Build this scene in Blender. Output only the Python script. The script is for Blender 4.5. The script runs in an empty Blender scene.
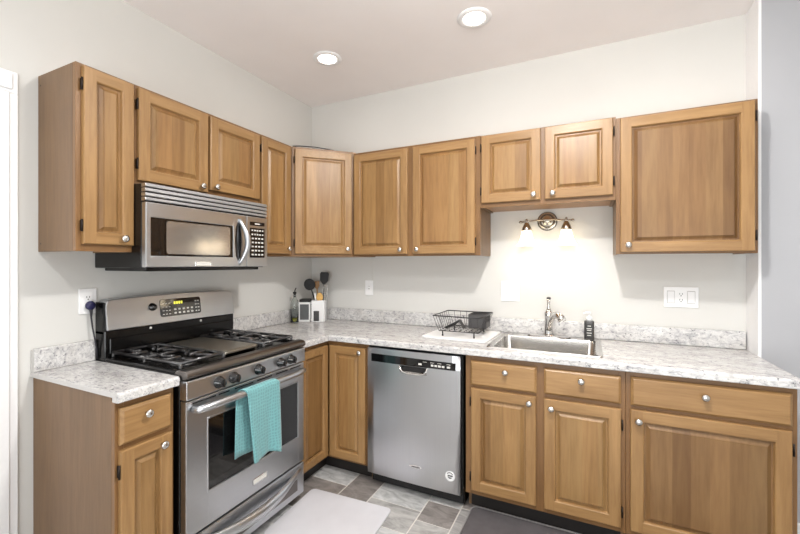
import bpy, bmesh, math, random
from mathutils import Vector, Matrix
random.seed(7)
S = bpy.context.scene
COL = S.collection
PI = math.pi

# ------------------------------------------------------------------ camera, world, light
cd = bpy.data.cameras.new('camera'); cam = bpy.data.objects.new('camera', cd); COL.objects.link(cam)
cd.sensor_width = 36.0; cd.sensor_fit = 'HORIZONTAL'
cd.lens = 395.35 * 36.0 / 800.0
cd.shift_x = (400 - 393.92) / 800.0
cd.shift_y = (263.64 - 267) / 800.0
cd.clip_start = 0.05
cam.location = (2.15, -2.7705, 1.381)
cam.rotation_euler = (PI / 2, 0, 0.455)
S.camera = cam

W = bpy.data.worlds.new('world'); S.world = W; W.use_nodes = True
bg = W.node_tree.nodes['Background']
bg.inputs[0].default_value = (0.86, 0.93, 1.0, 1); bg.inputs[1].default_value = 0.8

S.view_settings.view_transform = 'Standard'
S.view_settings.look = 'None'
S.view_settings.gamma = 1.0
S.view_settings.use_curve_mapping = False
S.view_settings.exposure = 0.0

KEY = 5.2      # watts of one recessed ceiling light
GLOBE = 168.0   # radiance of the lit globe lamp
ROOM_FILL = 5.0   # watts of the fill lamp added behind the camera

def area(name, loc, rot, sx, sy, power, color, shape='RECTANGLE', spread=PI):
    l = bpy.data.lights.new(name, 'AREA'); l.shape = shape; l.size = sx
    if shape in ('RECTANGLE', 'ELLIPSE'): l.size_y = sy
    l.energy = power; l.color = color; l.spread = spread
    o = bpy.data.objects.new(name, l); o.location = loc; o.rotation_euler = rot; COL.objects.link(o)
    return o

area('room_fill', (2.3, -4.52, 1.10), (PI / 2, 0, 0), 2.6, 2.0, ROOM_FILL, (0.93, 0.97, 1.0))  # fill lamp added at the unseen window opening
area('ceiling_fill', (2.3, -4.5, 0.9), (PI / 2 + 0.85, 0, 0), 2.5, 1.4, 68.0, (0.97, 0.99, 1.0))  # upward fill added to lift the ceiling, no known source

# ------------------------------------------------------------------ materials
def lin(c):
    return tuple(((v / 255) / 12.92 if v / 255 <= 0.04045 else ((v / 255 + 0.055) / 1.055) ** 2.4) for v in c) + (1,)

class NT:
    def __init__(s, name):
        s.m = bpy.data.materials.new(name); s.m.use_nodes = True
        s.t = s.m.node_tree; s.b = s.t.nodes['Principled BSDF']
    def n(s, kind, **kw):
        nd = s.t.nodes.new(kind)
        for k, v in kw.items():
            if k in nd.inputs: nd.inputs[k].default_value = v
            else: setattr(nd, k, v)
        return nd
    def l(s, a, b): s.t.links.new(a, b)
    def coord(s, scale=(1, 1, 1), rnd=False):
        tc = s.n('ShaderNodeTexCoord'); mp = s.n('ShaderNodeMapping')
        mp.inputs['Scale'].default_value = scale
        s.l(tc.outputs['Object'], mp.inputs['Vector'])
        if rnd:
            oi = s.n('ShaderNodeObjectInfo'); ml = s.n('ShaderNodeVectorMath', operation='SCALE')
            ml.inputs[0].default_value = (13.1, 7.7, 9.3); s.l(oi.outputs['Random'], ml.inputs['Scale'])
            s.l(ml.outputs[0], mp.inputs['Location'])
        return mp.outputs['Vector']
    def ramp(s, fac, stops):
        r = s.n('ShaderNodeValToRGB')
        el = r.color_ramp.elements
        while len(el) < len(stops): el.new(0.5)
        for e, (p, c) in zip(el, stops): e.position = p; e.color = c
        s.l(fac, r.inputs['Fac']); return r.outputs['Color']
    def mix(s, fac, a, b, mode='MIX'):
        m = s.n('ShaderNodeMix', data_type='RGBA', blend_type=mode)
        for sock, v in ((m.inputs[0], fac), (m.inputs[6], a), (m.inputs[7], b)):
            if hasattr(v, 'links'): s.l(v, sock)
            else: sock.default_value = v
        return m.outputs[2]
    def bump(s, h, strength=0.1, dist=0.002):
        b = s.n('ShaderNodeBump'); b.inputs['Strength'].default_value = strength; b.inputs['Distance'].default_value = dist
        s.l(h, b.inputs['Height']); s.l(b.outputs[0], s.b.inputs['Normal'])
    def set(s, **kw):
        for k, v in kw.items(): s.b.inputs[k.replace('_', ' ')].default_value = v
        return s

def plain(name, rgb, rough=0.5, metal=0.0, spec=0.5, noise=0.04, scale=60, emis=None, es=0.0, coat=0.0):
    t = NT(name); c = lin(rgb)
    nz = t.n('ShaderNodeTexNoise', Scale=scale, Detail=3.0); t.l(t.coord(), nz.inputs['Vector'])
    d = tuple(v * (1 - noise) for v in c[:3]) + (1,); e = tuple(min(1, v * (1 + noise)) for v in c[:3]) + (1,)
    t.l(t.ramp(nz.outputs['Fac'], [(0.3, d), (0.7, e)]), t.b.inputs['Base Color'])
    t.set(Roughness=rough, Metallic=metal)
    t.b.inputs['Specular IOR Level'].default_value = spec
    t.b.inputs['Coat Weight'].default_value = coat
    if emis: t.b.inputs['Emission Color'].default_value = lin(emis); t.b.inputs['Emission Strength'].default_value = es
    return t.m

def wood(name, light, dark, axis='z', boards=0.0, rough=0.36, vary=0.5):
    t = NT(name)
    sc = {'z': (16, 16, 1.3), 'x': (1.3, 16, 16)}[axis]
    v = t.coord(sc, True)
    n1 = t.n('ShaderNodeTexNoise', Scale=1.0, Detail=5.0, Roughness=0.55, Distortion=0.9); t.l(v, n1.inputs['Vector'])
    v2 = t.coord(tuple(a * 5 for a in sc), True)
    n2 = t.n('ShaderNodeTexNoise', Scale=1.0, Detail=3.0, Roughness=0.6); t.l(v2, n2.inputs['Vector'])
    v3 = t.coord((2.2, 2.2, 2.2), True)
    n3 = t.n('ShaderNodeTexNoise', Scale=1.0, Detail=2.0); t.l(v3, n3.inputs['Vector'])
    base = t.ramp(n1.outputs['Fac'], [(0.28, lin(dark)), (0.72, lin(light))])
    base = t.mix(0.30, base, t.ramp(n2.outputs['Fac'], [(0.35, lin(dark)), (0.6, lin(light))]))
    blot = t.ramp(n3.outputs['Fac'], [(0.35, (0.86, 0.84, 0.82, 1)), (0.65, (1.05, 1.05, 1.05, 1))])
    base = t.mix(vary, base, blot, 'MULTIPLY')
    if boards:
        tc = t.n('ShaderNodeTexCoord'); sp = t.n('ShaderNodeSeparateXYZ'); t.l(tc.outputs['Object'], sp.inputs[0])
        oi = t.n('ShaderNodeObjectInfo')
        ad = t.n('ShaderNodeMath', operation='ADD'); t.l(sp.outputs['X'], ad.inputs[0]); t.l(oi.outputs['Random'], ad.inputs[1])
        dv = t.n('ShaderNodeMath', operation='DIVIDE'); t.l(ad.outputs[0], dv.inputs[0]); dv.inputs[1].default_value = boards
        fl = t.n('ShaderNodeMath', operation='FLOOR'); t.l(dv.outputs[0], fl.inputs[0])
        wn = t.n('ShaderNodeTexWhiteNoise', noise_dimensions='1D'); t.l(fl.outputs[0], wn.inputs['W'])
        bc = t.ramp(wn.outputs['Value'], [(0.0, (0.74, 0.70, 0.64, 1)), (0.35, (0.98, 0.92, 0.86, 1)), (0.65, (0.93, 0.96, 0.96, 1)), (1.0, (1.14, 1.14, 1.13, 1))])
        base = t.mix(1.0, base, bc, 'MULTIPLY')
    t.l(base, t.b.inputs['Base Color'])
    t.set(Roughness=rough)
    t.bump(n2.outputs['Fac'], 0.05, 0.001)
    return t.m

def steel(name, rgb, rough=0.26, axis='x', metal=1.0):
    t = NT(name)
    sc = {'x': (2, 420, 420), 'z': (420, 420, 2), 'y': (420, 2, 420)}[axis]
    nz = t.n('ShaderNodeTexNoise', Scale=1.0, Detail=2.0); t.l(t.coord(sc), nz.inputs['Vector'])
    c = lin(rgb)
    t.l(t.ramp(nz.outputs['Fac'], [(0.3, tuple(v * .96 for v in c[:3]) + (1,)), (0.7, c)]), t.b.inputs['Base Color'])
    mr = t.n('ShaderNodeMapRange'); mr.inputs[3].default_value = rough - .015; mr.inputs[4].default_value = rough + .02
    t.l(nz.outputs['Fac'], mr.inputs[0]); t.l(mr.outputs[0], t.b.inputs['Roughness'])
    t.set(Metallic=metal)
    return t.m

def granite():
    t = NT('speckled_laminate')
    v = t.coord((1, 1, 1)); va = t.coord((0.75, 1.5, 1.2))
    n1 = t.n('ShaderNodeTexNoise', Scale=34.0, Detail=7.0, Roughness=0.7, Distortion=1.0); t.l(va, n1.inputs['Vector'])
    n2 = t.n('ShaderNodeTexNoise', Scale=75.0, Detail=5.0, Roughness=0.7, Distortion=0.6); t.l(v, n2.inputs['Vector'])
    n3 = t.n('ShaderNodeTexNoise', Scale=9.0, Detail=4.0, Roughness=0.6); t.l(va, n3.inputs['Vector'])
    base = t.ramp(n1.outputs['Fac'], [(0.31, lin((120, 120, 126))), (0.42, lin((190, 189, 190))), (0.55, lin((219, 218, 216))), (0.75, lin((232, 231, 229)))])
    warm = t.mix(0.35, base, t.ramp(n3.outputs['Fac'], [(0.38, lin((196, 190, 186))), (0.6, lin((246, 246, 246)))]), 'MULTIPLY')
    speck = t.ramp(n2.outputs['Fac'], [(0.33, (1, 1, 1, 1)), (0.41, (0, 0, 0, 1))])
    out = t.mix(speck, warm, lin((92, 92, 98)))
    t.l(out, t.b.inputs['Base Color']); t.set(Roughness=0.22)
    return t.m

def slate(name, rgb):
    t = NT(name); c = lin(rgb)
    n1 = t.n('ShaderNodeTexNoise', Scale=7.0, Detail=7.0, Roughness=0.62, Distortion=1.5); t.l(t.coord((1.0, 2.2, 1)), n1.inputs['Vector'])
    t.l(t.ramp(n1.outputs['Fac'], [(0.3, tuple(v * .55 for v in c[:3]) + (1,)), (0.55, c), (0.75, tuple(min(1, v * 1.35) for v in c[:3]) + (1,))]), t.b.inputs['Base Color'])
    t.set(Roughness=0.42); t.bump(n1.outputs['Fac'], 0.25, 0.003)
    return t.m

def cloth(name, rgb):
    t = NT(name); c = lin(rgb)
    v = t.coord((1, 1, 1))
    w1 = t.n('ShaderNodeTexWave', Scale=20.0, Distortion=5.0, Detail=2.0, bands_direction='X'); t.l(v, w1.inputs['Vector'])
    w2 = t.n('ShaderNodeTexWave', Scale=20.0, Distortion=5.0, Detail=2.0, bands_direction='Z'); t.l(v, w2.inputs['Vector'])
    mx = t.n('ShaderNodeMath', operation='MAXIMUM'); t.l(w1.outputs['Fac'], mx.inputs[0]); t.l(w2.outputs['Fac'], mx.inputs[1])
    t.l(t.ramp(mx.outputs[0], [(0.45, tuple(v * .80 for v in c[:3]) + (1,)), (1.0, tuple(min(1, v * 1.08) for v in c[:3]) + (1,))]), t.b.inputs['Base Color'])
    t.set(Roughness=0.9); t.b.inputs['Sheen Weight'].default_value = 0.3
    t.bump(mx.outputs[0], 0.35, 0.002)
    return t.m

def glass(name, rgb, rough=0.02):
    t = NT(name); t.b.inputs['Base Color'].default_value = lin(rgb)
    t.set(Roughness=rough); t.b.inputs['Transmission Weight'].default_value = 1.0; t.b.inputs['IOR'].default_value = 1.45
    return t.m

WL, WD = (167, 131, 86), (132, 98, 59)
M = dict(
    wood=wood('maple_vertical', WL, WD), rail=wood('maple_horizontal', WL, WD, 'x'),
    panel=wood("maple_glued_panel", (162, 126, 81), (129, 95, 56), 'z', boards=0.068),
    frame=wood('brown_frame_vertical', (138, 102, 64), (110, 78, 44)), framer=wood('brown_frame_horizontal', (138, 102, 64), (110, 78, 44), 'x'),  # frame brown also carries the shade in the gaps around the doors
    dpanel=wood("dark_glued_panel", (138, 106, 69), (112, 80, 47), "z", boards=0.068),
    side=wood('maple_veneer_side', (126, 98, 69), (104, 78, 52), 'z', rough=0.42),
    under=wood('maple_underside', (176, 136, 94), (150, 110, 74), 'x'),
    granite=granite(),
    edge=plain('laminate_end_strip', (196, 193, 190), 0.4),
    wall=plain('wall_paint', (213, 212, 208), 0.75, noise=0.012, scale=4),
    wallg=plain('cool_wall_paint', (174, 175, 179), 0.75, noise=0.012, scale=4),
    ceil=plain('ceiling_paint', (248, 244, 243), 0.85, noise=0.012, scale=4),
    trim=plain('white_trim_paint', (240, 240, 241), 0.4, noise=0.01),
    steel=steel('brushed_steel', (196, 198, 201), 0.30), steelz=steel('brushed_steel_upright', (206, 207, 210), 0.30, 'z'),
    steeld=steel('dark_steel', (120, 116, 113), 0.3), sinksteel=steel('sink_steel', (215, 213, 210), 0.22),
    chrome=plain('chrome', (222, 220, 218), 0.09, 1.0, noise=0.01), nickel=plain('satin_nickel', (212, 209, 205), 0.2, 1.0, noise=0.02),
    bronze=plain('antique_nickel', (188, 180, 168), 0.24, 1.0, noise=0.05),
    darkring=plain('dark_nickel', (96, 88, 78), 0.25, 1.0),
    black=plain('black_enamel', (13, 12, 12), 0.2, spec=.35), matte=plain('matte_black', (26, 25, 26), 0.6),
    iron=plain('cast_iron', (40, 39, 40), 0.3, coat=0.8), bglass=plain('black_glass', (14, 14, 15), 0.05, coat=0.5),
    screen=plain('window_screen', (176, 172, 166), 0.14, 0.75),  # screen grey lightened to carry the reflection of the room
    griddle=steel('griddle_steel', (172, 168, 158), 0.36),
    hinge=plain('dark_bronze_hinge', (46, 38, 34), 0.4, 0.7),
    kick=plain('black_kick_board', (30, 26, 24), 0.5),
    white=plain('white_plastic', (240, 240, 240), 0.35, noise=0.01), slot=plain('dark_slot', (60, 58, 56), 0.6),
    groove=plain('plate_groove', (176, 174, 172), 0.5),
    key=plain('pale_print', (214, 212, 206), 0.5), digit=plain('lit_digits', (220, 220, 90), 0.5, emis=(220, 214, 70), es=1.2),
    navy=plain('navy_rubber', (34, 32, 74), 0.45), cordm=plain('dark_cord', (40, 38, 44), 0.5),
    teal=cloth('teal_towel_weave', (108, 163, 166)),
    mat=plain('white_vinyl_mat', (205, 204, 208), 0.5, noise=0.03, scale=9), dmat=plain('charcoal_mat', (84, 80, 82), 0.85, noise=0.12, scale=14),
    dedge=plain('mat_edge', (150, 147, 146), 0.8),
    grout=plain('grout', (206, 202, 196), 0.85), t1=slate('slate_grey', (158, 156, 154)), t2=slate('slate_brown_grey', (138, 132, 128)),
    t3=slate('slate_light', (190, 190, 189)), t4=slate('slate_mid', (168, 166, 163)),
    wire=plain('black_wire', (40, 39, 40), 0.35, 0.3), caddy=plain('charcoal_plastic', (66, 64, 64), 0.5),
    glass=glass('clear_glass', (244, 248, 246)), oil=plain('olive_oil', (178, 176, 52), 0.15),
    soap=plain('dark_soap_bottle', (62, 60, 58), 0.25), slabel=plain('soap_label', (44, 43, 42), 0.5),
    brownwood=plain('brown_spoon_wood', (150, 112, 70), 0.55, noise=0.1), woodspoon=plain('pale_spoon_wood', (216, 170, 96), 0.55, noise=0.1), smoke=plain('smoked_window', (96, 98, 100), 0.12),
)
# lit shades and lamp lenses give off light
sh = NT('lit_frosted_shade'); sh.set(Roughness=0.4)
sh.b.inputs['Base Color'].default_value = lin((250, 246, 238)); sh.b.inputs['Transmission Weight'].default_value = 0.5
sh.b.inputs['Emission Color'].default_value = lin((255, 238, 208)); sh.b.inputs['Emission Strength'].default_value = 1.6
M['shade'] = sh.m
M['bulb'] = plain('lit_bulb', (255, 250, 240), 0.4, emis=(255, 240, 214), es=7)
M['globe'] = plain('lit_globe', (255, 252, 246), 0.5, noise=0.0, emis=(255, 250, 243), es=GLOBE)
M['lens'] = plain('lit_lens', (255, 255, 255), 0.4, emis=(255, 246, 235), es=9)

# ------------------------------------------------------------------ mesh helpers
class MB:
    def __init__(s): s.bm = bmesh.new(); s.mi = 0
    def m(s, i): s.mi = i; return s
    def merge(s, t, mat=None):
        vm = {}
        for v in t.verts: vm[v] = s.bm.verts.new(mat @ v.co if mat else v.co)
        for f in t.faces:
            try:
                g = s.bm.faces.new([vm[v] for v in f.verts]); g.material_index = s.mi; g.smooth = f.smooth
            except ValueError: pass
        t.free(); return s
    def box(s, x0, x1, y0, y1, z0, z1, bev=0.0, seg=2, mat=None, smooth=False):
        t = bmesh.new(); bmesh.ops.create_cube(t, size=1)
        for v in t.verts: v.co = Vector(((x0 + x1) / 2 + v.co.x * abs(x1 - x0), (y0 + y1) / 2 + v.co.y * abs(y1 - y0), (z0 + z1) / 2 + v.co.z * abs(z1 - z0)))
        if bev: bmesh.ops.bevel(t, geom=list(t.edges), offset=bev, segments=seg, profile=0.5, affect='EDGES')
        return s.merge(t, mat)
    def tube(s, pts, r, n=8, closed=False, flat=1.0):
        pts = [Vector(p) for p in pts]; N = len(pts)
        rs = r if isinstance(r, (list, tuple)) else [r] * N
        rings = []; up = None
        for i in range(N):
            a = pts[(i - 1) % N] if (closed or i > 0) else pts[i]; b = pts[(i + 1) % N] if (closed or i < N - 1) else pts[i]
            d = (b - a).normalized()
            if up is None:
                up = Vector((0, 0, 1)) if abs(d.z) < 0.9 else Vector((0, 1, 0))
            u = d.cross(up); u = u.normalized() if u.length > 1e-6 else d.orthogonal().normalized()
            w = u.cross(d).normalized(); up = w
            rings.append([s.bm.verts.new(pts[i] + (u * math.cos(2 * PI * k / n) + w * math.sin(2 * PI * k / n) * flat) * rs[i]) for k in range(n)])
        for i in range(N if closed else N - 1):
            A, B = rings[i], rings[(i + 1) % N]
            for k in range(n):
                f = s.bm.faces.new([A[k], A[(k + 1) % n], B[(k + 1) % n], B[k]]); f.smooth = True; f.material_index = s.mi
        if not closed:
            for A in (rings[0][::-1], rings[-1]):
                f = s.bm.faces.new(A); f.material_index = s.mi
        return s
    def lathe(s, prof, c=(0, 0, 0), axis='z', n=24, sx=1.0, sy=1.0):
        R = {'z': Matrix.Identity(3), '-y': Matrix(((1, 0, 0), (0, 0, -1), (0, 1, 0)))}[axis]   # local z -> -y
        c = Vector(c); rings = []
        for r, h in prof:
            if r < 1e-6: rings.append([s.bm.verts.new(c + R @ Vector((0, 0, h)))])
            else: rings.append([s.bm.verts.new(c + R @ Vector((r * sx * math.cos(2 * PI * k / n), r * sy * math.sin(2 * PI * k / n), h))) for k in range(n)])
        for A, B in zip(rings, rings[1:]):
            for k in range(n):
                q = [A[k % len(A)], A[(k + 1) % len(A)], B[(k + 1) % len(B)], B[k % len(B)]]
                q = [v for i, v in enumerate(q) if v not in q[:i]]
                if len(q) > 2:
                    f = s.bm.faces.new(q); f.smooth = True; f.material_index = s.mi
        for A in (rings[0], rings[-1]):
            if len(A) > 2:
                f = s.bm.faces.new(A if A is rings[-1] else A[::-1]); f.material_index = s.mi
        return s
    def prism(s, poly, a, b, plane='xy', bev=0.0, seg=2):
        t = bmesh.new()
        P = {'xy': lambda p, h: (p[0], p[1], h), 'xz': lambda p, h: (p[0], h, p[1]), 'yz': lambda p, h: (h, p[0], p[1])}[plane]
        A = [t.verts.new(P(p, a)) for p in poly]; B = [t.verts.new(P(p, b)) for p in poly]
        t.faces.new(A); t.faces.new(B[::-1])
        for i in range(len(poly)):
            j = (i + 1) % len(poly); t.faces.new([A[i], B[i], B[j], A[j]])
        bmesh.ops.recalc_face_normals(t, faces=t.faces)
        if bev: bmesh.ops.bevel(t, geom=list(t.edges), offset=bev, segments=seg, profile=0.5, affect='EDGES')
        return s.merge(t)
    def quad(s, *pts):
        f = s.bm.faces.new([s.bm.verts.new(p) for p in pts]); f.material_index = s.mi; return s
    def build(s, name, mats, parent=None, fix=True, loc=None):
        if fix: bmesh.ops.recalc_face_normals(s.bm, faces=s.bm.faces)
        me = bpy.data.meshes.new(name); s.bm.to_mesh(me); s.bm.free()
        for m in (mats if isinstance(mats, (list, tuple)) else [mats]): me.materials.append(m)
        o = bpy.data.objects.new(name, me); COL.objects.link(o)
        if parent: o.parent = parent
        if loc: o.location = loc
        return o

def tag(o, label, cat, group=None):
    o['label'] = label; o['category'] = cat
    if group: o['group'] = group
    return o
def thing(name, label, cat, loc, rz=0.0, group=None):
    o = bpy.data.objects.new(name, None); COL.objects.link(o); o.empty_display_size = 0.1
    o.location = loc; o.rotation_euler = (0, 0, rz)
    return tag(o, label, cat, group)
def struct(o): o['kind'] = 'structure'; return o
def rrect(x0, x1, y0, y1, r, n=5):
    P = []
    for cx, cy, a in ((x1 - r, y1 - r, 0), (x0 + r, y1 - r, 90), (x0 + r, y0 + r, 180), (x1 - r, y0 + r, 270)):
        for k in range(n + 1):
            t = math.radians(a + 90 * k / n); P.append((cx + r * math.cos(t), cy + r * math.sin(t)))
    return P
def copy_tree(o, parent=None):
    c = o.copy(); COL.objects.link(c)
    if parent: c.parent = parent
    for ch in list(o.children): copy_tree(ch, c)
    return c

# ------------------------------------------------------------------ room
H = 2.737; XR = 2.925; XF = 4.6; YF = -4.6; YJ = -0.17
# floor: grout bed with slate tiles laid in strips of two widths (one mesh, four stones)
mb = MB(); mb.box(-0.1, XF, YF, 0.1, -0.06, -0.003)
rnd = random.Random(3)
strips = []; x = 0.0; k = 0
edges = [0.0, 0.175, 0.491, 0.807, 1.0, 1.318, 1.51]
while edges[-1] < XF: edges.append(edges[-1] + (0.316 if len(edges) % 2 else 0.196))
given = {2: [-0.30, -0.69, -1.0, -1.30], 3: [-0.33, -0.53, -0.86, -1.2], 4: [-0.40, -0.725, -0.93, -1.25], 5: [-0.3, -0.61, -0.80, -1.1]}
for i in range(len(edges) - 1):
    ys = [0.0] + given.get(i, [-0.2 - 0.2 * rnd.random()])
    while ys[-1] > YF: ys.append(ys[-1] - rnd.choice((0.2, 0.31, 0.31, 0.42)))
    for a, b in zip(ys, ys[1:]):
        b = max(b, YF)
        if a - b < 0.02: continue
        pick = rnd.choice((1, 2, 3, 4))
        if i == 2 and a == -0.30: pick = 3
        if i == 2 and a == -0.69: pick = 2
        if i == 3 and a == -0.53: pick = 2
        if i == 4: pick = 3 if a == -0.40 else (4 if a == -0.725 else pick)
        mb.m(pick); g = 0.0035
        mb.box(edges[i] + g, min(edges[i + 1], XF) - g, b + g, a - g, -0.012, 0.0, 0.0015, 1)
struct(mb.build('floor', [M['grout'], M['t1'], M['t2'], M['t3'], M['t4']]))
struct(MB().box(-0.1, XF, YF, 0.1, H, H + 0.1).build('ceiling', M['ceil']))
struct(MB().box(-0.1, 0, YF, 0, 0, H).build('wall_left', M['wall']))
struct(MB().box(-0.1, XR, 0, 0.1, 0, H).build('wall_back', M['wall']))
struct(MB().box(XR + .012, XF, YJ, 0.1, 0, H).m(1).box(XR, XR + .012, YJ - .0005, 0.1, 0, H).build('wall_right', [M['wallg'], M['trim']]))  # return strip painted white to stand for the light falling on it
struct(MB().box(XF, XF + 0.1, YF, 0.1, 0, H).build('wall_side', M['wall']))
mb = MB()   # front wall behind the camera with an unseen window opening added for fill light
mb.box(-0.1, 1.0, YF - 0.1, YF, 0, H); mb.box(3.6, XF + .1, YF - 0.1, YF, 0, H)
mb.box(1.0, 3.6, YF - 0.1, YF, 0, 0.08); mb.box(1.0, 3.6, YF - 0.1, YF, 2.3, H)
struct(mb.build('wall_front', M['wall']))
mb = MB()
for a, b in ((1.0, 1.05), (2.275, 2.325), (3.55, 3.6)): mb.box(a, b, YF - 0.08, YF - 0.03, 0.08, 2.3)
mb.box(1.05, 2.275, YF - 0.08, YF - 0.03, 0.08, 0.13); mb.box(2.325, 3.55, YF - 0.08, YF - 0.03, 0.08, 0.13)
mb.box(1.05, 2.275, YF - 0.08, YF - 0.03, 2.25, 2.3); mb.box(2.325, 3.55, YF - 0.08, YF - 0.03, 2.25, 2.3)
struct(mb.build('added_window_1', M['trim']))  # frame of the unseen window added for fill light
struct(MB().box(XR + 0.002, XF, YJ - 0.014, YJ, 0, 0.12, 0.004, 1).build('baseboard_right', M['trim']))
# door with a casing on the left wall, only its edge is in view
d = struct(bpy.data.objects.new('door_1', None)); COL.objects.link(d); d.location = (0, -2.9, 0)
mb = MB()
for y0, y1 in ((0.835, 0.925), (-0.09, 0.0)):
    mb.box(0, 0.012, y0, y1, 0, 2.087, 0.003, 1); mb.box(0.012, 0.02, y0 + .012, y1 - .03 if y0 > 0 else y1 - .012, 0, 2.087, 0.003, 1)
mb.box(0, 0.012, -0.09, 0.925, 2.087, 2.177, 0.003, 1); mb.box(0.012, 0.02, -0.09, 0.905, 2.1, 2.165, 0.003, 1)
mb.build('door_casing', M['trim'], d)
mb = MB(); mb.box(0, 0.008, 0.002, 0.833, 0.01, 2.085)
for z0, z1 in ((0.2, 0.95), (1.1, 1.95)):
    for y0, y1 in ((0.1, 0.38), (0.46, 0.74)): mb.box(0.008, 0.014, y0, y1, z0, z1, 0.004, 1)
dp = mb.build('door_panel', M['trim'], d)

# ------------------------------------------------------------------ cabinets
def door_mesh(x0, x1, z0, z1, yb, t=0.02, fw=0.05):
    """raised panel door; yb = back face, front at yb - t"""
    mb = MB(); yf = yb - t
    c = 0.004
    def ring(a, ya, b, yb_, mats):
        A = [(x0 + a, z0 + a), (x1 - a, z0 + a), (x1 - a, z1 - a), (x0 + a, z1 - a)]
        B = [(x0 + b, z0 + b), (x1 - b, z0 + b), (x1 - b, z1 - b), (x0 + b, z1 - b)]
        for i in range(4):
            j = (i + 1) % 4; mb.m(mats[i % 2])
            mb.quad((A[i][0], ya, A[i][1]), (A[j][0], ya, A[j][1]), (B[j][0], yb_, B[j][1]), (B[i][0], yb_, B[i][1]))
    hv = (1, 0)
    mb.m(0).quad((x0, yb, z0), (x0, yb, z1), (x1, yb, z1), (x1, yb, z0))
    ring(0, yb, 0, yf + c, hv); ring(0, yf + c, 0.002, yf + 0.001, hv); ring(0.002, yf + 0.001, c, yf, hv)
    # flat frame: full-height stiles, rails between
    mb.m(0)
    for a, b in ((x0 + c, x0 + fw), (x1 - fw, x1 - c)): mb.quad((a, yf, z0 + c), (b, yf, z0 + c), (b, yf, z1 - c), (a, yf, z1 - c))
    mb.m(1)
    for a, b in ((z0 + c, z0 + fw), (z1 - fw, z1 - c)): mb.quad((x0 + fw, yf, a), (x1 - fw, yf, a), (x1 - fw, yf, b), (x0 + fw, yf, b))
    ring(fw, yf, fw + 0.004, yf + 0.003, hv); ring(fw + 0.004, yf + 0.003, fw + 0.007, yf + 0.014, hv)
    p = (2, 2)
    ring(fw + 0.007, yf + 0.014, fw + 0.014, yf + 0.014, p)
    ring(fw + 0.014, yf + 0.014, fw + 0.028, yf + 0.004, p); ring(fw + 0.028, yf + 0.004, fw + 0.029, yf + 0.0015, p)
    q = fw + 0.029; mb.m(2).quad((x0 + q, yf + .002, z0 + q), (x1 - q, yf + .002, z0 + q), (x1 - q, yf + .002, z1 - q), (x0 + q, yf + .002, z1 - q))
    bmesh.ops.remove_doubles(mb.bm, verts=mb.bm.verts, dist=0.0001)
    return mb
DM = [M['wood'], M['rail'], M['panel']]
DMD = [M['wood'], M['rail'], M['dpanel']]   # the two wide doors at the right end have browner panels

def knob(parent, x, y, z):
    mb = MB().lathe([(0.006, 0), (0.0055, 0.008), (0.008, 0.013), (0.0145, 0.017), (0.016, 0.021), (0.0145, 0.025), (0.009, 0.028), (0, 0.029)], (x, y, z), '-y', 16)
    return mb.build('knob', M['nickel'], parent)
def hinge(parent, x, y, z, s):
    """s = side of the door the hinge sits on (-1 left, 1 right)"""
    mb = MB(); mb.box(x - .0025 + s * .0028, x + .0025 + s * .0028, y - .014, y, z - .022, z + .022, 0.001, 1)
    mb.tube([(x + s * .0045, y - .015, z - .025), (x + s * .0045, y - .015, z + .025)], 0.0036, 8)
    return mb.build('hinge', M['hinge'], parent)
def add_door(root, x0, x1, z0, z1, yface, kn=None, hs=0, fw=0.05):
    t = 0.02
    o = door_mesh(x0, x1, z0, z1, yface - 0.0005, t, fw).build('door', DMD if x1 - x0 > .5 else DM, root)
    if kn: knob(o, kn[0], yface - t - .0005, kn[1])
    if hs:
        hx = x0 if hs < 0 else x1
        for hz in (z0 + 0.075, z1 - 0.075): hinge(o, hx, yface - 0.001, hz, hs)
    return o
def add_drawer(root, x0, x1, z0, z1, yface, kn):
    mb = MB(); t = bmesh.new(); yb = yface - .0005
    mb.m(1)
    P = lambda i, y: [(x0 + i, y, z0 + i), (x1 - i, y, z0 + i), (x1 - i, y, z1 - i), (x0 + i, y, z1 - i)]
    L = [P(0, yb), P(0, yb - .010), P(.009, yb - .0185), P(.011, yb - .020)]
    for A, B in zip(L, L[1:]):
        for i in range(4): j = (i + 1) % 4; mb.quad(A[i], A[j], B[j], B[i])
    mb.quad(*L[0]); mb.quad(*L[-1]); t.free()
    bmesh.ops.remove_doubles(mb.bm, verts=mb.bm.verts, dist=0.0001)
    o = mb.build('drawer', DM, root)
    knob(o, kn[0], yb - 0.02, kn[1]); return o

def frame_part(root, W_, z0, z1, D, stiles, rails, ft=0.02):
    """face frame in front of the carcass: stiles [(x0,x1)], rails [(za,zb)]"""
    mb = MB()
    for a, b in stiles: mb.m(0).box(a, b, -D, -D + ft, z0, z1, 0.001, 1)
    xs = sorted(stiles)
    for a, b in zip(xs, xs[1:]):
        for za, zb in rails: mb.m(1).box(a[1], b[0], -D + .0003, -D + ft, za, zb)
    return mb.build('face_frame', [M['frame'], M['framer']], root)

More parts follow.
